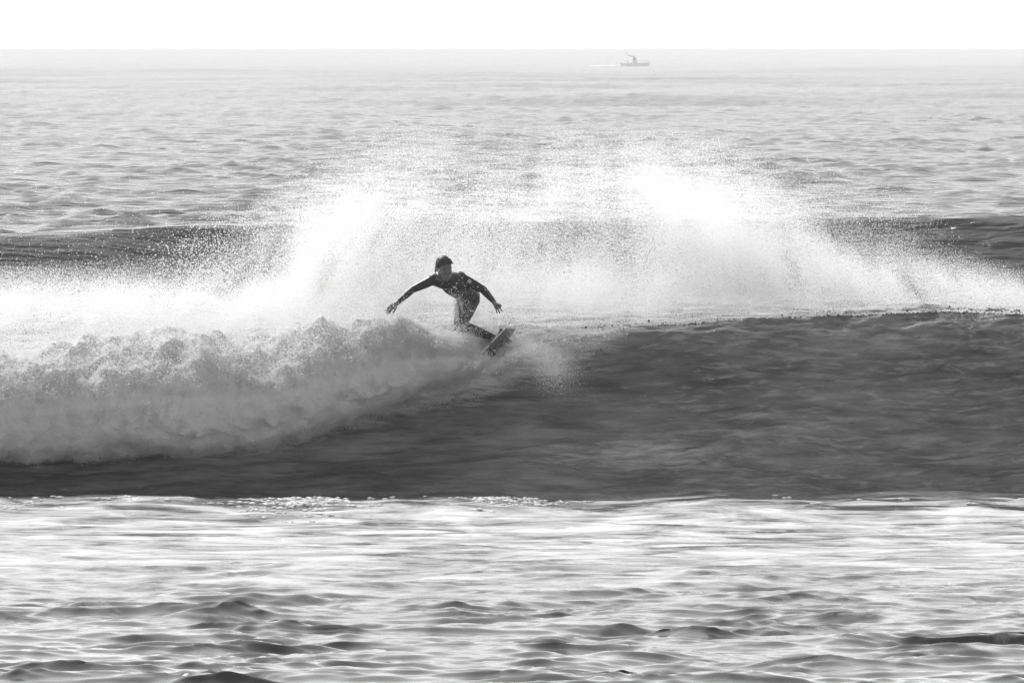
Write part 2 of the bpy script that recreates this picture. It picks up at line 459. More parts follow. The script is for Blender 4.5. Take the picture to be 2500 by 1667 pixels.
# ------------------------------------------------------------------ whitewater roller on the left
def roller():
    nx, nt_ = 420, 200
    pxs = np.linspace(-620, 1185, nx)
    top = np.interp(pxs, [-620, 0, 120, 300, 450, 600, 750, 880, 960, 1020, 1060, 1116, 1140, 1160, 1185], [880, 868, 850, 815, 800, 812, 795, 785, 780, 784, 796, 812, 826, 850, 885])
    bot = np.interp(pxs, [-620, 0, 300, 500, 650, 750, 850, 960, 1060, 1140, 1185], [1130, 1122, 1108, 1108, 1096, 1065, 1030, 985, 950, 925, 905])
    top = top + 14 * pnoise(np.stack([pxs / 90, 0 * pxs, 0 * pxs], -1), 3) 
    bot = bot + 7 * pnoise(np.stack([pxs / 60, 0 * pxs + 5, 0 * pxs], -1), 4)
    zt = (1215 - top) / 225; zb = (1215 - bot) / 225
    rz = (zt - zb) / 2; zc = (zt + zb) / 2
    ry = np.interp(pxs, [-620, 500, 750, 960, 1110, 1185], [1.0, 1.0, 0.8, 0.45, 0.22, 0.1])
    yf = np.interp(pxs, [-620, 500, 750, 960, 1110, 1185], [-1.95, -1.95, -1.75, -1.25, -1.05, -0.95])     # front of the roller
    yc = yf + ry
    th = np.linspace(0, 2 * np.pi, nt_, endpoint=False)
    X = np.repeat(((pxs - 1250) / 225)[:, None], nt_, 1)
    cs, sn = np.cos(th)[None], np.sin(th)[None]
    Y = yc[:, None] + ry[:, None] * np.sign(cs) * np.abs(cs) ** np.where(sn < 0, 0.5, 0.8)
    Z = zc[:, None] + rz[:, None] * np.sign(sn) * np.abs(sn) ** np.where(sn < 0, 0.5, 0.8)
    # lean: top further back, so the front slopes like a tumbling bank
    Y = Y + 0.55 * (Z - zc[:, None]) * np.minimum(1, ry[:, None])
    P = np.stack([X, Y, Z], -1)
    n = np.stack([0 * X, np.broadcast_to(cs / ry[:, None], X.shape), np.broadcast_to(sn / rz[:, None], X.shape)], -1)
    n /= np.linalg.norm(n, axis=-1, keepdims=True)
    q = P.reshape(-1, 3)
    d = 0.17 * fbm(q * 1.6, 3, 41) + 0.09 * np.abs(fbm(q * 3.4, 4, 51)) + 0.03 * fbm(q * 13, 3, 61)
    d = d.reshape(X.shape) * np.minimum(1, ry / 0.5)[:, None] * np.where(sn < -0.35, 0.45, 1.0) - 0.06
    P = P + n * d[..., None]
    return P, n
RP, RN = roller()
def roller_mesh():
    nx, nt_ = RP.shape[:2]
    idx = np.arange(nx * nt_).reshape(nx, nt_)
    nxt = np.roll(idx, -1, 1)
    faces = np.stack([idx[:-1], idx[1:], nxt[1:], nxt[:-1]], -1).reshape(-1, 4)
    me = bpy.data.meshes.new('whitewater')
    me.from_pydata(RP.reshape(-1, 3).tolist(), [], faces.tolist() + [idx[0].tolist(), idx[-1][::-1].tolist()])
    me.polygons.foreach_set('use_smooth', np.ones(len(me.polygons), dtype=bool))
    me.update()
    return link('whitewater', me, None, M_FOAM)
ww = tag(roller_mesh(), 'tumbling white foam bank of the broken wave, left of the surfer', 'whitewater', kind='stuff')

def roller_points(n):
    flat = RP.reshape(-1, 3); nn = RN.reshape(-1, 3)
    vis = np.where((nn[:, 1] < 0.55) | (nn[:, 2] > 0.2))[0]
    k = rng.choice(vis, n)
    p = flat[k] + rng.normal(0, 0.012, (n, 3))
    up = np.clip(nn[k][:, 2], 0, 1)
    clump = smooth(-0.5, 0.7, fbm(p * 3.5, 3, 71))
    off = rng.exponential(1.0, n) * (0.035 + 0.075 * clump + 0.22 * up * clump) * np.interp(p[:, 0], [XR(850), XR(1000)], [1.0, 0.3]) * np.where(nn[k][:, 2] < 0.1, 0.4, 1.0)
    v = nn[k] + rng.normal(0, 0.5, (n, 3)) + np.array([0, 0.25, 0.25])
    v[:, 2] = np.maximum(v[:, 2], -0.15)
    p = p + v * off[:, None]
    p = p + 0.03 * np.stack([pnoise(p * 7, 81), pnoise(p * 7, 82), pnoise(p * 7, 83)], -1)
    r = np.exp(rng.normal(math.log(0.0026), 0.45, n))
    return p, np.clip(r, 0.001, 0.011)
rp, rr = roller_points(760000)
tag(point_object('foam_droplets', rp, rr, M_FOAMDROP, ww), kind='stuff')

# ------------------------------------------------------------------ spray blown back over the crest
def spray():
    # px, py, sigma x, sigma y, tilt (deg), optical depth, depth mean, depth sigma, median radius (m)
    blobs = [
        (640, 740, 150, 70, 20, 1.5, 1.2, .6, .0024), (770, 640, 120, 90, 40, 1.3, 1.3, .6, .0024), (850, 560, 120, 80, 45, .9, 1.5, .6, .0026),
        (925, 500, 105, 65, 50, .6, 1.6, .6, .0028), (980, 440, 100, 45, 30, .2, 1.7, .5, .003), (560, 640, 110, 55, 25, .35, 1.3, .5, .0042),
        (470, 620, 60, 40, 10, .12, 1.3, .5, .0045), (1050, 710, 150, 70, 0, 1.4, 1.0, .5, .0024), (960, 620, 150, 90, 20, .9, 1.3, .6, .0026),
        (1150, 640, 90, 100, 0, .8, 1.4, .5, .003), (1120, 520, 120, 90, 0, .3, 1.5, .5, .003),
        (1310, 560, 90, 110, -10, .8, 1.4, .5, .0028), (1400, 480, 110, 75, 20, .55, 1.6, .6, .0028), (1560, 440, 150, 50, 0, .42, 1.6, .6, .003),
        (1690, 510, 120, 75, -20, 1.6, 1.6, .6, .0024), (1760, 590, 130, 75, -20, 1.5, 1.5, .6, .0024), (1600, 630, 190, 90, 0, .9, 1.4, .6, .0026),
        (1350, 700, 170, 55, 0, 1.3, 1.1, .5, .0024), (1920, 630, 150, 60, -15, 1.2, 1.4, .5, .0024), (2120, 665, 170, 50, -12, 1.1, 1.3, .5, .0024),
        (2320, 700, 160, 36, -8, 1.0, 1.2, .5, .0024), (2480, 722, 120, 26, -5, .9, 1.1, .4, .0024), (1850, 715, 350, 40, 0, 1.3, 1.0, .4, .0024),
        (1500, 735, 220, 40, 0, 1.3, .9, .4, .0024), (2020, 530, 150, 55, -15, .3, 1.5, .5, .0032), (1800, 430, 90, 45, -30, .12, 1.6, .5, .0034),
        (60, 770, 200, 50, 0, 1.2, 1.0, .5, .0024), (330, 750, 200, 50, 0, 1.2, 1.0, .5, .0024), (180, 725, 280, 36, 0, .6, 1.3, .5, .0024),
        (520, 785, 180, 45, 0, 1.3, .9, .4, .0024), (820, 760, 160, 35, 0, 1.0, .5, .3, .0028), (-150, 780, 200, 60, 0, 1.0, 1.0, .5, .0024),
        (2750, 725, 160, 40, 0, .9, 1.1, .4, .0024),
    ]
    Ps, Rs = [], []
    for b, (cx, cy_, sx, sy, tilt, tau, ym, ys, rm) in enumerate(blobs):
        rm *= 0.8 if cx < 700 else 0.64; tau *= 1.2
        area = math.pi * rm * rm * math.exp(2 * 0.35 ** 2)
        n = int(tau * 2 * math.pi * (sx / 222) * (sy / 222) / area)
        q = rng.normal(0, 1, (n, 2)) * np.array([sx, sy])
        q = q[(q[:, 0] / sx) ** 2 + (q[:, 1] / sy) ** 2 < 5.5]; n = len(q)
        a = math.radians(tilt)
        px = cx + q[:, 0] * math.cos(a) + q[:, 1] * math.sin(a)
        py = cy_ - q[:, 0] * math.sin(a) + q[:, 1] * math.cos(a)
        y = np.maximum(0.25, rng.normal(ym, ys, n))
        s = FPX / (D + y)
        p = np.stack([(px - 1250) / s, y, CAM_H - (py - 125) / s], -1)
        # torn into streaks that rise and blow back
        a2 = math.radians(58 if cx < 1200 else (120 if cx > 1650 else 80))
        e1 = p[:, 0] * math.cos(a2) + p[:, 2] * math.sin(a2); e2 = -p[:, 0] * math.sin(a2) + p[:, 2] * math.cos(a2)
        keep = smooth(-1.3, 0.45, fbm(np.stack([e1 * 1.1, e2 * 3.2, p[:, 1] * 0.9], -1), 4, 91, 0.6))
        ok = rng.random(n) < keep
        Ps.append(p[ok]); Rs.append(np.clip(np.exp(rng.normal(math.log(rm), 0.35, ok.sum())), 0.0010, 0.009))
    return np.concatenate(Ps), np.concatenate(Rs)
sp, sr = spray()
print('spray points', len(sp), flush=True)
so = tag(point_object('sea_spray', sp, sr, M_SPRAY), 'fans of white backlit spray blown up behind the wave crest', 'spray', kind='stuff')


# ------------------------------------------------------------------ the surfer
M_SKIN = plain('wet_skin', 0.10, 0.45, 0.4, vary=0.03, scale=40)
M_SUIT = plain('wet_neoprene', 0.008, 0.5, 0.3, vary=0.003, scale=60)
M_HAIR = plain('wet_dark_hair', 0.015, 0.6, 0.3, vary=0.008, scale=90)
M_EYE = plain('eye', 0.05, 0.2)
M_LOGO = plain('printed_logo', 0.5, 0.5, 0.3, vary=0.12, scale=80)

def frame_of(d):
    d = Vector(d).normalized()
    a = Vector((0, 0, 1)) if abs(d.z) < 0.9 else Vector((1, 0, 0))
    u = d.cross(a).normalized(); v = d.cross(u).normalized()
    return d, u, v

def add_capsule(bm, p0, p1, r0, r1, seg=14, cap=5):
    p0, p1 = Vector(p0), Vector(p1)
    d, u, v = frame_of(p1 - p0)
    rings = []
    for k in range(1, cap + 1):
        a = -math.pi / 2 + math.pi / 2 * k / cap
        rings.append((p0 + d * (r0 * math.sin(a)), r0 * math.cos(a)))
    for k in range(0, cap):
        a = math.pi / 2 * k / cap
        rings.append((p1 + d * (r1 * math.sin(a)), r1 * math.cos(a)))
    vs = [[bm.verts.new(c + (u * math.cos(2 * math.pi * i / seg) + v * math.sin(2 * math.pi * i / seg)) * r) for i in range(seg)] for c, r in rings]
    a0 = bm.verts.new(p0 - d * r0); a1 = bm.verts.new(p1 + d * r1)
    for k in range(len(vs) - 1):
        for i in range(seg):
            j = (i + 1) % seg
            bm.faces.new((vs[k][i], vs[k][j], vs[k + 1][j], vs[k + 1][i]))
    for i in range(seg):
        j = (i + 1) % seg
        bm.faces.new((a0, vs[0][j], vs[0][i])); bm.faces.new((a1, vs[-1][i], vs[-1][j]))

def add_ellipsoid(bm, c, r, rot=None, seg=20, rings=12):
    m = Matrix.Translation(Vector(c)) @ (rot.to_4x4() if rot else Matrix.Identity(4)) @ Matrix.Diagonal((r[0], r[1], r[2], 1))
    bmesh.ops.create_uvsphere(bm, u_segments=seg, v_segments=rings, radius=1.0, matrix=m)

def remeshed(name, bm, voxel, iters, parent, mats):
    bmesh.ops.recalc_face_normals(bm, faces=bm.faces)
    me = bpy.data.meshes.new(name + '_rough'); bm.to_mesh(me); bm.free()
    t = bpy.data.objects.new(name + '_rough', me); C.objects.link(t)
    r = t.modifiers.new('r', 'REMESH'); r.mode = 'VOXEL'; r.voxel_size = voxel
    sm = t.modifiers.new('s', 'SMOOTH'); sm.factor = 0.5; sm.iterations = iters
    dg = bpy.context.evaluated_depsgraph_get()
    out = bpy.data.meshes.new_from_object(t.evaluated_get(dg))
    bpy.data.objects.remove(t); bpy.data.meshes.remove(me)
    out.name = name
    out.materials.clear()
    for m in mats: out.materials.append(m)
    out.polygons.foreach_set('use_smooth', np.ones(len(out.polygons), dtype=bool))
    return link(name, out, parent)

SHIFT = -0.38
def J(zx, zy, y):
    """joint from the enlarged view of the photograph (5.227 x, origin 900,600)"""
    return Vector(W(900 + zx / 5.2275, 600 + zy / 5.2275, y + SHIFT))

person = empty('person', J(1600, 1230, 0.0))
tag(person, 'surfer in black wetsuit crouching with both arms spread on the wave crest', 'person')

caps = []          # (p0, p1, r0, r1, is_skin)
def cap(p0, p1, r0, r1, skin=False): caps.append((Vector(p0), Vector(p1), r0, r1, skin))
pelvis = J(1285, 665, 0.10); waist = J(1215, 600, 0.0); chest = J(1075, 500, -0.20); neck = J(1000, 425, -0.30)
shR = J(835, 445, -0.36); elR = J(560, 575, -0.40); wrR = J(378, 733, -0.50)
shL = J(1165, 425, -0.14); elL = J(1462, 575, -0.16); wrL = J(1590, 722, -0.32)
cap(pelvis, waist, 0.118, 0.112); cap(waist, chest, 0.114, 0.128); cap(chest, neck, 0.12, 0.075)
cap(shR, chest, 0.066, 0.10); cap(shL, chest, 0.072, 0.10); cap(shR, neck, 0.05, 0.055); cap(shL, neck, 0.055, 0.06)
cap(shR, (shR + elR) / 2, 0.056, 0.050); cap((shR + elR) / 2, elR, 0.050, 0.038)
cap(elR, elR.lerp(wrR, 0.35), 0.038, 0.038); cap(elR.lerp(wrR, 0.35), wrR, 0.038, 0.026)
cap(shL, (shL + elL) / 2, 0.064, 0.056); cap((shL + elL) / 2, elL, 0.056, 0.042)
cap(elL, elL.lerp(wrL, 0.35), 0.042, 0.041); cap(elL.lerp(wrL, 0.35), wrL, 0.041, 0.027)
# legs: the rear one is the one in view, the front one goes down into the foam
hipB = J(1305, 705, 0.14); knB = J(1178, 1030, -0.14); anB = J(1595, 1190, 0.03)
hipF = J(1225, 715, 0.02); knF = J(1150, 1010, -0.28); anF = J(1215, 1560, 0.02)
cap(hipB, hipB.lerp(knB, 0.5), 0.098, 0.083); cap(hipB.lerp(knB, 0.5), knB, 0.083, 0.058)
cap(knB, knB.lerp(anB, 0.35), 0.056, 0.060); cap(knB.lerp(anB, 0.35), anB, 0.060, 0.037)
cap(hipF, hipF.lerp(knF, 0.5), 0.092, 0.075); cap(hipF.lerp(knF, 0.5), knF, 0.075, 0.054)
cap(knF, knF.lerp(anF, 0.35), 0.054, 0.056); cap(knF.lerp(anF, 0.35), anF, 0.056, 0.036)
cap(pelvis, hipB, 0.118, 0.10); cap(pelvis, hipF, 0.115, 0.095)
def foot(an, d, up):
    d = Vector(d).normalized(); up = Vector(up).normalized()
    heel = an - d * 0.045 - up * 0.055; ball = an + d * 0.13 - up * 0.065; toe = an + d * 0.19 - up * 0.070
    cap(an, heel, 0.036, 0.030, True); cap(an, ball, 0.038, 0.030, True); cap(heel, ball, 0.030, 0.030, True)
    side = d.cross(up).normalized()
    for k in range(5):
        o = side * (k - 2) * 0.016
        cap(ball + o * 1.2, toe + o * 1.3 - d * 0.008 * k, 0.014, 0.010, True)
DECK_N = Vector((-0.57, 0.29, 0.685)).normalized()
foot(anB, (-0.45, -0.75, -0.15), DECK_N)
foot(anF, (-0.45, -0.75, -0.15), DECK_N)
def hand(wr, palm_z, tips, thumb_root, thumb_tip, y0, y1, r=0.0085):
    pz = J(palm_z[0], palm_z[1], y0)
    cap(wr, wr.lerp(pz, 0.3), 0.024, 0.028, True)
    n = len(tips)
    cx = sum(t[0] for t in tips) / n; cy_ = sum(t[1] for t in tips) / n
    dx, dy = cx - palm_z[0], cy_ - palm_z[1]; L = math.hypot(dx, dy); ax, ay = -dy / L, dx / L
    for k, (tx, ty, ln) in enumerate(tips):
        o = (k - (n - 1) / 2) * 17.0
        kn = J(palm_z[0] + ax * o, palm_z[1] + ay * o, y0 - 0.012 * (k - 1.5))
        tip = J(tx, ty, y1 - 0.018 * (k - 1.5))
        mid = kn.lerp(tip, 0.5) + Vector((0, -0.012, 0.008))
        cap(wr.lerp(pz, 0.15), kn, 0.017, 0.013, True)
        cap(kn, mid, r * 1.08, r, True); cap(mid, tip, r, r * 0.8, True)
    tr = J(thumb_root[0], thumb_root[1], y0 - 0.015); tt = J(thumb_tip[0], thumb_tip[1], y1 - 0.02)
    tm = tr.lerp(tt, 0.5) + Vector((0.006, -0.01, 0))
    cap(wr.lerp(pz, 0.4), tr, 0.018, 0.014, True); cap(tr, tm, 0.0125, 0.0105, True); cap(tm, tt, 0.0105, 0.0085, True)
hand(wrR, (300, 792), [(262, 882, 1), (240, 884, 1), (224, 872, 1), (218, 846, 1)], (342, 812), (302, 880), -0.54, -0.57)
hand(wrL, (1640, 792), [(1692, 792, 1), (1704, 850, 1), (1676, 880, 1), (1640, 876, 1)], (1652, 756), (1684, 778), -0.36, -0.40)

# head, in its own frame: looks towards -y before it is turned
HEAD_C = J(966, 305, -0.44)
HEAD_R = Matrix.Rotation(math.radians(-5), 3, 'Y') @ Matrix.Rotation(math.radians(22), 3, 'Z') @ Matrix.Rotation(math.radians(14), 3, 'X')
def H(x, y, z): return HEAD_C + HEAD_R @ Vector((x, y, z))
cap(neck, H(0, 0.035, -0.06), 0.066, 0.056, True)
head_ell = [((0, 0.02, 0.042), (0.073, 0.092, 0.080)), ((0, -0.032, -0.015), (0.061, 0.062, 0.088)), ((0, -0.040, -0.078), (0.049, 0.050, 0.042)),
            ((0, -0.078, -0.103), (0.022, 0.020, 0.018)), ((0.077, 0.012, -0.004), (0.010, 0.024, 0.033)), ((-0.077, 0.012, -0.004), (0.010, 0.024, 0.033)),
            ((0.040, -0.062, -0.022), (0.022, 0.024, 0.020)), ((-0.040, -0.062, -0.022), (0.022, 0.024, 0.020))]
bm = bmesh.new()
for p0, p1, r0, r1, sk in caps: add_capsule(bm, p0, p1, r0, r1)
for c, r in head_ell: add_ellipsoid(bm, H(*c), r, HEAD_R)
head_caps = [((0, -0.090, 0.014), (0, -0.108, -0.026), 0.010, 0.014), ((-0.042, -0.078, 0.030), (-0.008, -0.089, 0.027), 0.011, 0.011),
             ((0.042, -0.078, 0.030), (0.008, -0.089, 0.027), 0.011, 0.011), ((-0.020, -0.090, -0.060), (0.020, -0.090, -0.060), 0.008, 0.008),
             ((-0.016, -0.088, -0.072), (0.016, -0.088, -0.072), 0.008, 0.008)]
for a, b, r0, r1 in head_caps: add_capsule(bm, H(*a), H(*b), r0, r1)
body = remeshed('body', bm, 0.0055, 3, person, [M_SUIT, M_SKIN])
# skin where the suit ends: head and neck, hands, feet
nf = len(body.data.polygons)
cen = np.empty(nf * 3); body.data.polygons.foreach_get('center', cen); cen = cen.reshape(-1, 3)
best = np.full(nf, 1e9); isk = np.zeros(nf, dtype=np.int32)
def upd(d, sk):
    global best
    m = d < best; best = np.where(m, d, best); isk[m] = 1 if sk else 0
for p0, p1, r0, r1, sk in caps:
    a = np.array(p0); b = np.array(p1); ab = b - a
    t = np.clip(((cen - a) @ ab) / max(ab @ ab, 1e-9), 0, 1)
    upd(np.linalg.norm(cen - (a + t[:, None] * ab), axis=1) - (r0 + (r1 - r0) * t), sk)
hc = np.linalg.norm((cen - np.array(HEAD_C)), axis=1)
isk[(hc < 0.15) & (cen[:, 2] > HEAD_C.z - 0.135) & (best > -0.02) & (np.abs(cen[:, 0] - HEAD_C.x) < 0.10)] = 1
body.data.polygons.foreach_set('material_index', isk)
body.matrix_parent_inverse = person.matrix_world.inverted()

def keep_place(o): 
    bpy.context.view_layer.update()
    o.matrix_parent_inverse = o.parent.matrix_world.inverted()

# hair: short, wet, with small locks at the hairline
bm = bmesh.new()
add_ellipsoid(bm, H(0, 0.028, 0.056), (0.081, 0.098, 0.082), HEAD_R)
random.seed(4)
for k in range(46):
    a = random.uniform(-math.pi, math.pi)
    x, y = 0.078 * math.sin(a), 0.028 + 0.094 * -math.cos(a)
    back = y > 0.03
    if y < -0.035: continue
    z0 = 0.085 if y < -0.02 else 0.05
    p0 = H(x * 0.9, y * 0.9, z0 + random.uniform(-0.01, 0.02))
    p1 = H(x * 1.08 + random.uniform(-.006, .006), y * 1.08 - 0.002, (0.058 if y < -0.02 else (-0.035 if back else 0.015)) + random.uniform(-0.014, 0.012))
    add_capsule(bm, p0, p1, 0.013, 0.004, 8, 3)
add_capsule(bm, H(0.062, -0.035, 0.075), H(0.084, -0.05, 0.052), 0.016, 0.004, 8, 3)
add_capsule(bm, H(-0.075, 0.0, 0.05), H(-0.096, -0.002, 0.018), 0.014, 0.004, 8, 3)
hair = remeshed('hair', bm, 0.005, 2, person, [M_HAIR]); keep_place(hair)
for sx in (-1, 1):
    bm = bmesh.new(); add_ellipsoid(bm, H(0.031 * sx, -0.080, 0.008), (0.013, 0.010, 0.008), HEAD_R, 12, 8)
    me = bpy.data.meshes.new('eye'); bm.to_mesh(me); bm.free(); keep_place(link('eye', me, person, M_EYE))
keep_place(body)

# printed marks on the suit: laid onto the cloth along its own surface
bpy.context.view_layer.update()
bvh = BVHTree.FromPolygons([v.co.copy() for v in body.data.vertices], [tuple(p.vertices) for p in body.data.polygons])
def logo(name, zx, zy, rx, rz, shape):
    c = J(zx, zy, -1.2)
    bm = bmesh.new()
    loc, nor, _, _ = bvh.ray_cast(c, Vector((0, 1, 0)), 3.0)
    if loc is None: bm.free(); return
    d, u, v = frame_of(nor)
    ux = Vector((1, 0, 0)); ux = (ux - nor * ux.dot(nor)).normalized(); uz = nor.cross(ux).normalized()
    if uz.z < 0: uz = -uz
    def P(a, b):
        q = loc + ux * a * rx + uz * b * rz + nor * 0.06
        l2, n2, _, _ = bvh.ray_cast(q, -nor, 0.2)
        return (l2 if l2 else loc + ux * a * rx + uz * b * rz) + nor * 0.0035
    for ring in shape:
        vs = [bm.verts.new(P(a, b)) for a, b in ring]
        bm.faces.new(vs)
    me = bpy.data.meshes.new(name); bm.to_mesh(me); bm.free()
    o = link(name, me, person, M_LOGO); keep_place(o)
circ = lambda r, n, c=(0, 0): [(c[0] + r * math.cos(2 * math.pi * i / n), c[1] + r * math.sin(2 * math.pi * i / n)) for i in range(n)]
arcq = lambda a0, a1: [(math.cos(math.radians(a)), math.sin(math.radians(a))) for a in np.linspace(a0, a1, 6)] + [(0.55 * math.cos(math.radians(a)), 0.55 * math.sin(math.radians(a))) for a in np.linspace(a1, a0, 6)]
logo('sleeve_logo', 1283, 492, 0.021, 0.023, [arcq(a, a + 66) for a in range(0, 360, 72)] + [circ(0.36, 10)])
logo('chest_logo', 1088, 565, 0.019, 0.015, [[(-1, .9), (-.45, .9), (-.2, -.2), (-.7, -.3)], [(-.1, .5), (.5, .3), (1, -.6), (-.5, -.9)], circ(.3, 8, (.75, .5))])

# ------------------------------------------------------------------ the surfboard
M_BOARD = plain('surfboard_gloss', 0.10, 0.25, 0.5, vary=0.02, scale=6)
M_RAIL = plain('surfboard_rail', 0.55, 0.25, 0.5)
M_FIN = plain('fin_plastic', 0.03, 0.3)
M_PAD = plain('grip_pad_rubber', 0.03, 0.8, 0.2, vary=0.01, scale=50)
A_AX = Vector((-0.68, 0.26, -0.68)).normalized()
W_AX = Vector((0.40, 0.90, -0.05)); W_AX = (W_AX - A_AX * W_AX.dot(A_AX)).normalized()
N_AX = A_AX.cross(W_AX).normalized()
if N_AX.z < 0: N_AX = -N_AX
TAIL = J(1858, 1126, -0.06)
board = empty('surfboard', TAIL)
tag(board, 'dark surfboard tipped on its rail with its square tail in the air', 'surfboard')
def board_pt(t, s, h):
    """t metres from the tail, s across -1..1, h up from the bottom"""
    L = 1.80; k = t / L
    half = 0.5 * np.interp(k, [0, 0.02, 0.08, 0.2, 0.45, 0.65, 0.82, 0.93, 1.0], [0.27, 0.30, 0.345, 0.41, 0.475, 0.46, 0.36, 0.21, 0.02])
    rock = 0.055 * max(0, 1 - k / 0.4) ** 2 + 0.12 * max(0, (k - 0.5) / 0.5) ** 2
    return TAIL + A_AX * t + W_AX * (half * s) + N_AX * (rock + h)
def board_shell():
    bm = bmesh.new(); n = 46; ts = [1.80 * i / (n - 1) for i in range(n)]
    ring = [(-1, .5), (-.97, .25), (-.85, .06), (-.5, 0), (0, 0), (.5, 0), (.85, .06), (.97, .25), (1, .5), (.96, .78), (.8, .94), (.45, 1), (0, 1.03), (-.45, 1), (-.8, .94), (-.96, .78)]
    vs = []
    for t in ts:
        k = t / 1.8
        th = float(np.interp(k, [0, 0.15, 0.5, 0.9, 1.0], [0.022, 0.045, 0.06, 0.035, 0.012]))
        vs.append([bm.verts.new(board_pt(t, s, h * th)) for s, h in ring])
    m = len(ring)
    for i in range(n - 1):
        for j in range(m):
            f = bm.faces.new((vs[i][j], vs[i][(j + 1) % m], vs[i + 1][(j + 1) % m], vs[i + 1][j]))
            f.smooth = True
            f.material_index = 1 if ring[j][0] < -0.79 and ring[j][1] >= 0.25 and ring[(j + 1) % m][1] >= 0.25 else (1 if j in (7, 8, 9) else 0)
    bm.faces.new(vs[0][::-1]); bm.faces.new(vs[-1])
    bmesh.ops.recalc_face_normals(bm, faces=bm.faces)
    me = bpy.data.meshes.new('hull'); bm.to_mesh(me); bm.free()
    o = link('hull', me, board); me.materials.append(M_BOARD); me.materials.append(M_RAIL)
    keep_place(o)
board_shell()
def fin(t, s, cant, size):
    bm = bmesh.new()
    base = board_pt(t, s, 0.0)
    out = (-N_AX + W_AX * cant).normalized()
    pr = [(0.0, 0.0), (0.11, 0.0), (0.075, 0.05), (0.035, 0.095), (-0.01, 0.11), (-0.012, 0.085), (0.0, 0.05)]
    side = A_AX.cross(out).normalized()
    fr, bk = [], []
    for a, h in pr:
        th = 0.005 * (1 - h / 0.13)
        c = base + A_AX * (a * size) + out * (h * size - 0.004)
        fr.append(bm.verts.new(c + side * th)); bk.append(bm.verts.new(c - side * th))
    n = len(pr)
    bm.faces.new(fr); bm.faces.new(bk[::-1])
    for i in range(n): bm.faces.new((fr[i], bk[i], bk[(i + 1) % n], fr[(i + 1) % n]))
    bmesh.ops.recalc_face_normals(bm, faces=bm.faces)
    me = bpy.data.meshes.new('fin'); bm.to_mesh(me); bm.free(); keep_place(link('fin', me, board, M_FIN))
fin(0.09, 0.0, 0.0, 0.95); fin(0.28, 0.62, 0.12, 1.0); fin(0.28, -0.62, -0.12, 1.0)
def pad():
    bm = bmesh.new()
    g = [[bm.verts.new(board_pt(0.06 + 0.28 * i / 8, -0.7 + 1.4 * j / 8, float(np.interp((0.06 + 0.28 * i / 8) / 1.8, [0, 0.15, 0.5], [0.022, 0.045, 0.06])) * 1.0 + 0.004 + 0.03 * max(0, 1 - i / 1.6) )) for j in range(9)] for i in range(9)]
    for i in range(8):
        for j in range(8): bm.faces.new((g[i][j], g[i + 1][j], g[i + 1][j + 1], g[i][j + 1]))
    ex = bmesh.ops.extrude_face_region(bm, geom=bm.faces[:])
    bmesh.ops.translate(bm, verts=[v for v in ex['geom'] if isinstance(v, bmesh.types.BMVert)], vec=N_AX * 0.006)
    bmesh.ops.recalc_face_normals(bm, faces=bm.faces)
    me = bpy.data.meshes.new('grip_pad'); bm.to_mesh(me); bm.free(); keep_place(link('grip_pad', me, board, M_PAD))
pad()
def leash():
    bm = bmesh.new()
    a = anB.lerp(knB, 0.10); pts = [a + Vector((0.01, -0.03, -0.03)), J(1500, 1195, -0.02), J(1470, 1180, -0.04), J(1445, 1172, -0.03), J(1480, 1215, 0.0), J(1600, 1260, 0.05), board_pt(0.05, 0.0, 0.03)]
    for p, q in zip(pts[:-1], pts[1:]): add_capsule(bm, p, q, 0.005, 0.005, 8, 3)
    me = bpy.data.meshes.new('leash'); bm.to_mesh(me); bm.free(); keep_place(link('leash', me, board, M_FIN))
leash()

# ------------------------------------------------------------------ droplets flying in front of the legs and off the board
def splash():
    P, R = [], []
    def add(zx, zy, sx, sy, n, rm, y, ys, tilt=0):
        q = rng.normal(0, 1, (n, 2)) * np.array([sx, sy]); a = math.radians(tilt)
        X = 900 + (zx + q[:, 0] * math.cos(a) + q[:, 1] * math.sin(a)) / 5.2275
        Y = 600 + (zy - q[:, 0] * math.sin(a) + q[:, 1] * math.cos(a)) / 5.2275
        yy = rng.normal(y, ys, n); s = FPX / (D + yy)
        P.append(np.stack([(X - 1250) / s, yy, CAM_H - (Y - 125) / s], -1)); R.append(np.clip(np.exp(rng.normal(math.log(rm), 0.45, n)), .0006, .011))
    add(1205, 800, 50, 100, 230, .0026, -0.95, .08, 10); add(1120, 840, 16, 85, 520, .0027, -0.95, .08, 4); add(1178, 770, 10, 55, 220, .0027, -0.95, .05, 15)
    add(1190, 1040, 80, 28, 110, .003, -0.95, .08); add(1360, 1080, 90, 36, 50, .0028, -0.9, .08, -15); add(1100, 640, 80, 30, 120, .0028, -0.95, .08, -30)
    add(1200, 620, 160, 120, 90, .0026, -1.0, .1); add(1480, 1010, 110, 50, 500, .0035, -0.15, .1, -20); add(1350, 950, 50, 80, 300, .0036, 0.1, .1)
    # fan thrown forward off the rail, right of and under the board
    add(2250, 1420, 260, 120, 16000, .0010, -1.0, .15, -30); add(1980, 1330, 140, 90, 6000, .0010, -0.9, .12, -20); add(1640, 1540, 120, 40, 1800, .003, -1.05, .15, 30)
    add(2330, 1660, 170, 130, 10000, .0010, -1.15, .12, -35); add(1400, 1500, 120, 50, 2000, .003, -1.05, .15, 15)
    return np.concatenate(P), np.concatenate(R)
fp, fr_ = splash()
tag(point_object('rail_spray', fp, fr_, M_FOAMDROP), 'loose white droplets thrown up around the surfer legs and board', 'spray', kind='stuff')

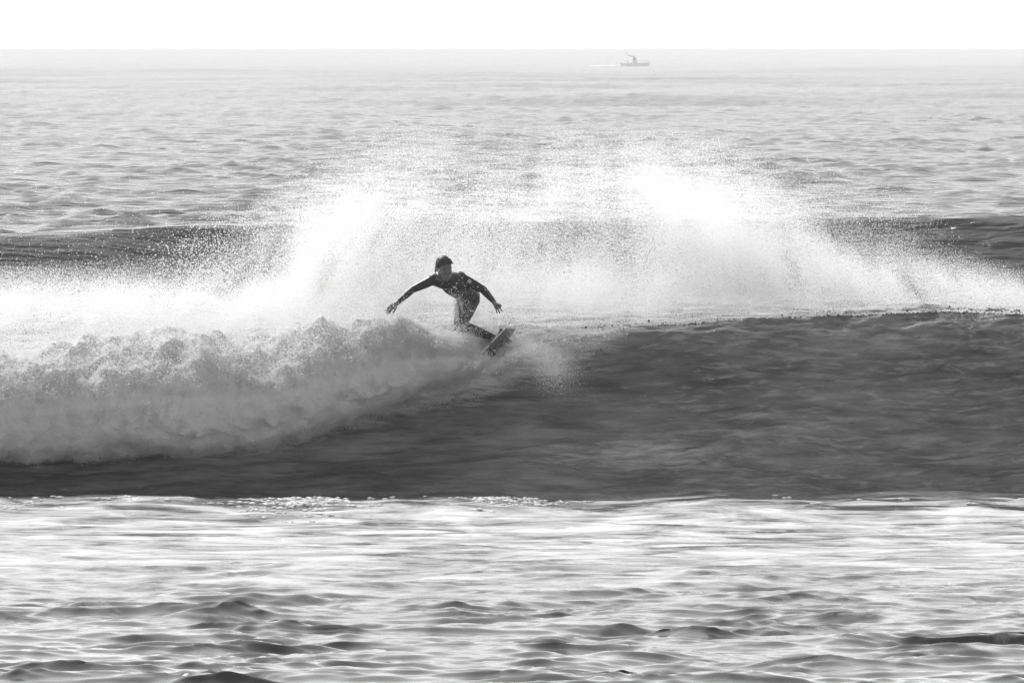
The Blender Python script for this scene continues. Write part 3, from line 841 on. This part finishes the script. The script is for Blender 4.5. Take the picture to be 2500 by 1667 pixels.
def spill(n):
    fw = foam_lightW.ravel(); flat = PW.reshape(-1, 3)
    px = 1250 + flat[:, 0] * 225
    w = np.clip(fw - 0.62, 0, 1) * ((px > 700) & (px < 1700) & (flat[:, 1] < 0.1) & (flat[:, 2] > 0.75))
    k = rng.choice(len(flat), n, p=w / w.sum())
    p = flat[k] + rng.normal(0, 0.02, (n, 3))
    cl = smooth(-0.35, 0.6, fbm(p * np.array([5, 5, 7]), 4, 111))
    ok = rng.random(n) < cl
    p = p[ok]; cl = cl[ok]
    p[:, 1] -= 0.01 + rng.exponential(0.035, len(p)) * cl
    return p, np.clip(np.exp(rng.normal(math.log(0.0024), 0.5, len(p))), 0.0008, 0.009)
sp2, sr2 = spill(170000)
tag(point_object('spilling_foam', sp2, sr2, M_FOAMDROP), 'speckled foam spilling down the wave face below the surfboard', 'foam', kind='stuff')

# torn crest on the right: dark beads of water with white ones among them
def crest_drops(n, seed):
    r = np.random.default_rng(seed)
    px = r.uniform(1380, 2900, n)
    dens = smooth(-0.3, 0.6, fbm(np.stack([px / 130, 0 * px, 0 * px], -1), 3, 101))
    ok = r.random(n) < 0.15 + 0.85 * dens
    px = px[ok]; m = len(px); x = XR(px)
    y = r.normal(0.0, 0.12, m) + 0.16 * np.sin(x * 0.55 + 0.4) + 0.08 * np.sin(x * 1.3 + 2.0)
    hgt = r.exponential(0.010, m) * (0.4 + 1.2 * dens[ok]) + 0.04 * dens[ok] * np.maximum(0, pnoise(np.stack([px / 14, 0 * px, 0 * px], -1), 9))
    z = crest_z(x) + hgt - 0.03
    return np.stack([x, y, z], -1), np.clip(np.exp(r.normal(math.log(.0065), .45, m)), .002, .018)
cp, cr = crest_drops(3500, 3)
tag(point_object('crest_beads', cp, cr, M_DARKDROP), 'dark beads of water flung off the right-hand crest', 'spray', kind='stuff')
cp, cr = crest_drops(26000, 5); cp[:, 2] += 0.012; cr *= 0.62
tag(point_object('crest_foam', cp, cr, M_FOAMDROP), 'fringe of white foam along the right-hand crest', 'foam', kind='stuff')

# ------------------------------------------------------------------ foam flecks where the trough meets the bright water
def flecks():
    bm = bmesh.new(); r = random.Random(8)
    pts = []
    for _ in range(150): pts.append((r.gauss(720, 75), abs(r.gauss(0, 1.0))))
    for _ in range(60): pts.append((r.gauss(1240, 70), abs(r.gauss(0, 0.7))))
    for _ in range(16): pts.append((r.gauss(330, 120), abs(r.gauss(0, 0.5))))
    for _ in range(14): pts.append((r.gauss(60, 50), abs(r.gauss(0, 0.8))))
    for _ in range(24): pts.append((r.uniform(0, 2500), abs(r.gauss(0, 0.6))))
    PFx, PFz = PF[:, :, 0], PF[:, :, 2]
    for px, dy in pts:
        y = -4.95 - dy; x = (px - 1250) / (FPX / (D + y))
        i = int(np.argmin(np.abs(y_front - y))); j = int(np.argmin(np.abs(PFx[i] - x)))
        L = r.uniform(0.02, 0.06); c = Vector((x, y, float(PFz[i, j]) + 0.006))
        for q in range(r.randint(1, 4)):
            cc = c + Vector((r.gauss(0, L * 0.8), r.gauss(0, 0.03), r.gauss(0, 0.003)))
            bmesh.ops.create_icosphere(bm, subdivisions=1, radius=1.0, matrix=Matrix.Translation(cc) @ Matrix.Diagonal((L * r.uniform(.4, 1), L * .7, L * r.uniform(.14, .26), 1)))
    me = bpy.data.meshes.new('foam_flecks'); bm.to_mesh(me); bm.free()
    me.polygons.foreach_set('use_smooth', np.ones(len(me.polygons), dtype=bool))
    tag(link('foam_flecks', me, None, plain('bubbly_foam', 0.85, 0.8, 0.1, vary=0.06, scale=30)), 'white foam flecks floating along the trough edge', 'foam', kind='stuff')
flecks()

# small whitecap far behind, to the left
def whitecap():
    y0 = 91.0; n = 9000
    t = rng.uniform(-1, 1, n); c = W(488, 745, y0)
    w = 0.44
    ridge = 0.23 * (1 - np.abs(t + 0.1) ** 1.6 * 0.9)
    x = c[0] + t * w; k = np.minimum(1, rng.exponential(0.16, n))
    z = -0.02 + ridge * (1 - k) + rng.normal(0, 0.008, n)
    y = y0 + rng.normal(0, 0.12, n) - k * 0.4
    tag(point_object('whitecap', np.stack([x, y, z], -1), np.full(n, 0.006), M_SPRAY), 'small arched whitecap behind the wave on the left', 'whitecap', kind='stuff')
whitecap()

# ------------------------------------------------------------------ the boat far out
M_HULL = plain('boat_hull_paint', 0.75, 0.4, 0.5, vary=0.02, scale=2)
M_CABIN = plain('boat_cabin_paint', 0.5, 0.4, 0.5, vary=0.02, scale=2)
M_GLASS = plain('boat_window', 0.02, 0.1)
M_METAL = plain('boat_metal', 0.08, 0.4)
def boat():
    y = FPX * CAM_H / 42.5 - D
    s = FPX / (D + y)
    root = empty('motor_boat', ((1551 - 1250) / s, y, 0.0))
    tag(root, 'small grey motor boat with a raked mast, faint in the haze near the horizon', 'boat')
    def put(name, bm, mat, parent=root):
        bmesh.ops.recalc_face_normals(bm, faces=bm.faces)
        me = bpy.data.meshes.new(name); bm.to_mesh(me); bm.free()
        o = link(name, me, parent, mat); return o
    # hull: stations from stern (-4) to bow (+4.1)
    bm = bmesh.new(); st = []
    for k in range(13):
        t = k / 12; x = -4.0 + 7.3 * t
        hw_ = 1.15 * (1 - t ** 3.2) + 0.02
        sheer = 1.02 + 0.30 * t ** 2; rake = 0.85 * t ** 2
        prof_ = [(0, -0.45 + 0.25 * t ** 4, 0), (hw_ * .75, -0.15, rake * .25), (hw_ * .95, 0.35, rake * .6), (hw_, sheer, rake)]
        ring = [(x + r_, -a, z) for a, z, r_ in prof_[::-1]] + [(x + r_, a, z) for a, z, r_ in prof_[1:]]
        st.append([bm.verts.new(p) for p in ring])
    for a, b in zip(st[:-1], st[1:]):
        for i in range(len(a) - 1): bm.faces.new((a[i], a[i + 1], b[i + 1], b[i]))
        bm.faces.new((a[-1], a[0], b[0], b[-1]))
    bm.faces.new(st[0]); bm.faces.new(st[-1])
    hull = put('hull', bm, M_HULL)
    def box(bm, x0, x1, y0, y1, z0, z1, tx0=0, tx1=0):
        v = [bm.verts.new(p) for p in ((x0, y0, z0), (x1, y0, z0), (x1, y1, z0), (x0, y1, z0), (x0 + tx0, y0 * .85, z1), (x1 + tx1, y0 * .85, z1), (x1 + tx1, y1 * .85, z1), (x0 + tx0, y1 * .85, z1))]
        for f in ((0, 1, 2, 3), (4, 5, 6, 7), (0, 1, 5, 4), (1, 2, 6, 5), (2, 3, 7, 6), (3, 0, 4, 7)): bm.faces.new([v[i] for i in f])
    bm = bmesh.new(); box(bm, -1.4, 1.1, -.8, .8, 1.0, 1.32, .2, -.45); put('deckhouse', bm, M_CABIN)
    bm = bmesh.new(); box(bm, -0.75, 0.55, -.62, .62, 1.30, 2.75, .10, -.42); cabin = put('cabin', bm, M_CABIN)
    bm = bmesh.new(); box(bm, -0.62, 0.33, -.64, .64, 1.95, 2.50, .03, -.16); put('window', bm, M_GLASS, cabin)
    bm = bmesh.new(); box(bm, -0.80, 0.25, -.66, .66, 2.76, 2.90, 0, 0); put('roof', bm, M_CABIN, cabin)
    bm = bmesh.new(); add_capsule(bm, Vector((-0.1, 0, 2.8)), Vector((-0.1, 0, 3.15)), .12, .10, 8, 3); add_capsule(bm, Vector((-0.5, .3, 2.8)), Vector((-0.55, .3, 3.1)), .10, .10, 8, 3); put('antenna', bm, M_METAL)
    bm = bmesh.new(); add_capsule(bm, Vector((-0.5, 0, 2.85)), Vector((-1.8, 0, 3.25)), .12, .12, 8, 3); add_capsule(bm, Vector((-1.8, 0, 3.25)), Vector((-2.8, 0, 3.95)), .10, .06, 8, 3); put('mast', bm, M_METAL)
    bm = bmesh.new(); add_ellipsoid(bm, (-1.75, 0, 3.4), (.35, .25, .2)); put('radar', bm, M_CABIN)
    bm = bmesh.new(); box(bm, -4.25, -3.85, -.25, .25, .2, 1.35, .05, -.05); put('outboard_motor', bm, M_CABIN)
    bm = bmesh.new(); add_capsule(bm, Vector((-2.1, .2, 1.0)), Vector((-2.1, .2, 1.9)), .16, .10, 8, 3); put('winch_post', bm, M_METAL)
    bm = bmesh.new()
    for k in range(5): add_capsule(bm, Vector((1.6 + .55 * k, -.75 + .15 * k, 1.15 + .03 * k)), Vector((1.65 + .55 * k, -.75 + .15 * k, 1.65 + .05 * k)), .03, .03, 6, 2)
    add_capsule(bm, Vector((1.6, -.75, 1.66)), Vector((3.85, -.15, 1.86)), .03, .03, 6, 2); put('bow_rail', bm, M_METAL)
    # wake
    bm = bmesh.new(); r = random.Random(2)
    bx, by = root.location.x, root.location.y
    for k in range(90):
        t = r.random() ** 1.5
        bmesh.ops.create_icosphere(bm, subdivisions=2, radius=1.0, matrix=Matrix.Translation((bx - 3.2 - 9.5 * t, by + r.gauss(0, .5 + t), 0.12 + 0.2 * (1 - t) * r.random())) @ Matrix.Diagonal((r.uniform(.3, 1.0), .5, r.uniform(.2, .5) * (1 - .5 * t), 1)))
    me = bpy.data.meshes.new('boat_wake'); bm.to_mesh(me); bm.free()
    tag(link('boat_wake', me, None, plain('wake_foam', 0.9, 0.9, 0.1, vary=0.05, scale=3)), 'white wake trailing behind the distant motor boat', 'wake', kind='stuff')
boat()

# ------------------------------------------------------------------ haze
def haze():
    bm = bmesh.new()
    bmesh.ops.create_cube(bm, size=1.0)
    me = bpy.data.meshes.new('haze'); bm.to_mesh(me); bm.free()
    m, N, Lk = new_mat('sea_haze')
    o = N.new('ShaderNodeOutputMaterial'); v = N.new('ShaderNodeVolumePrincipled')
    v.inputs['Color'].default_value = g4(0.95)
    v.inputs['Density'].default_value = 0.00027
    v.inputs['Anisotropy'].default_value = 0.0
    Lk.new(v.outputs[0], o.inputs['Volume'])
    h = link('haze', me, None, m)
    h.scale = (60000, 61500, 7.5); h.location = (0, 30000, 5.5 - 3.75)
    tag(h, 'pale sea haze between the shore and the horizon', 'haze', kind='stuff')
haze()
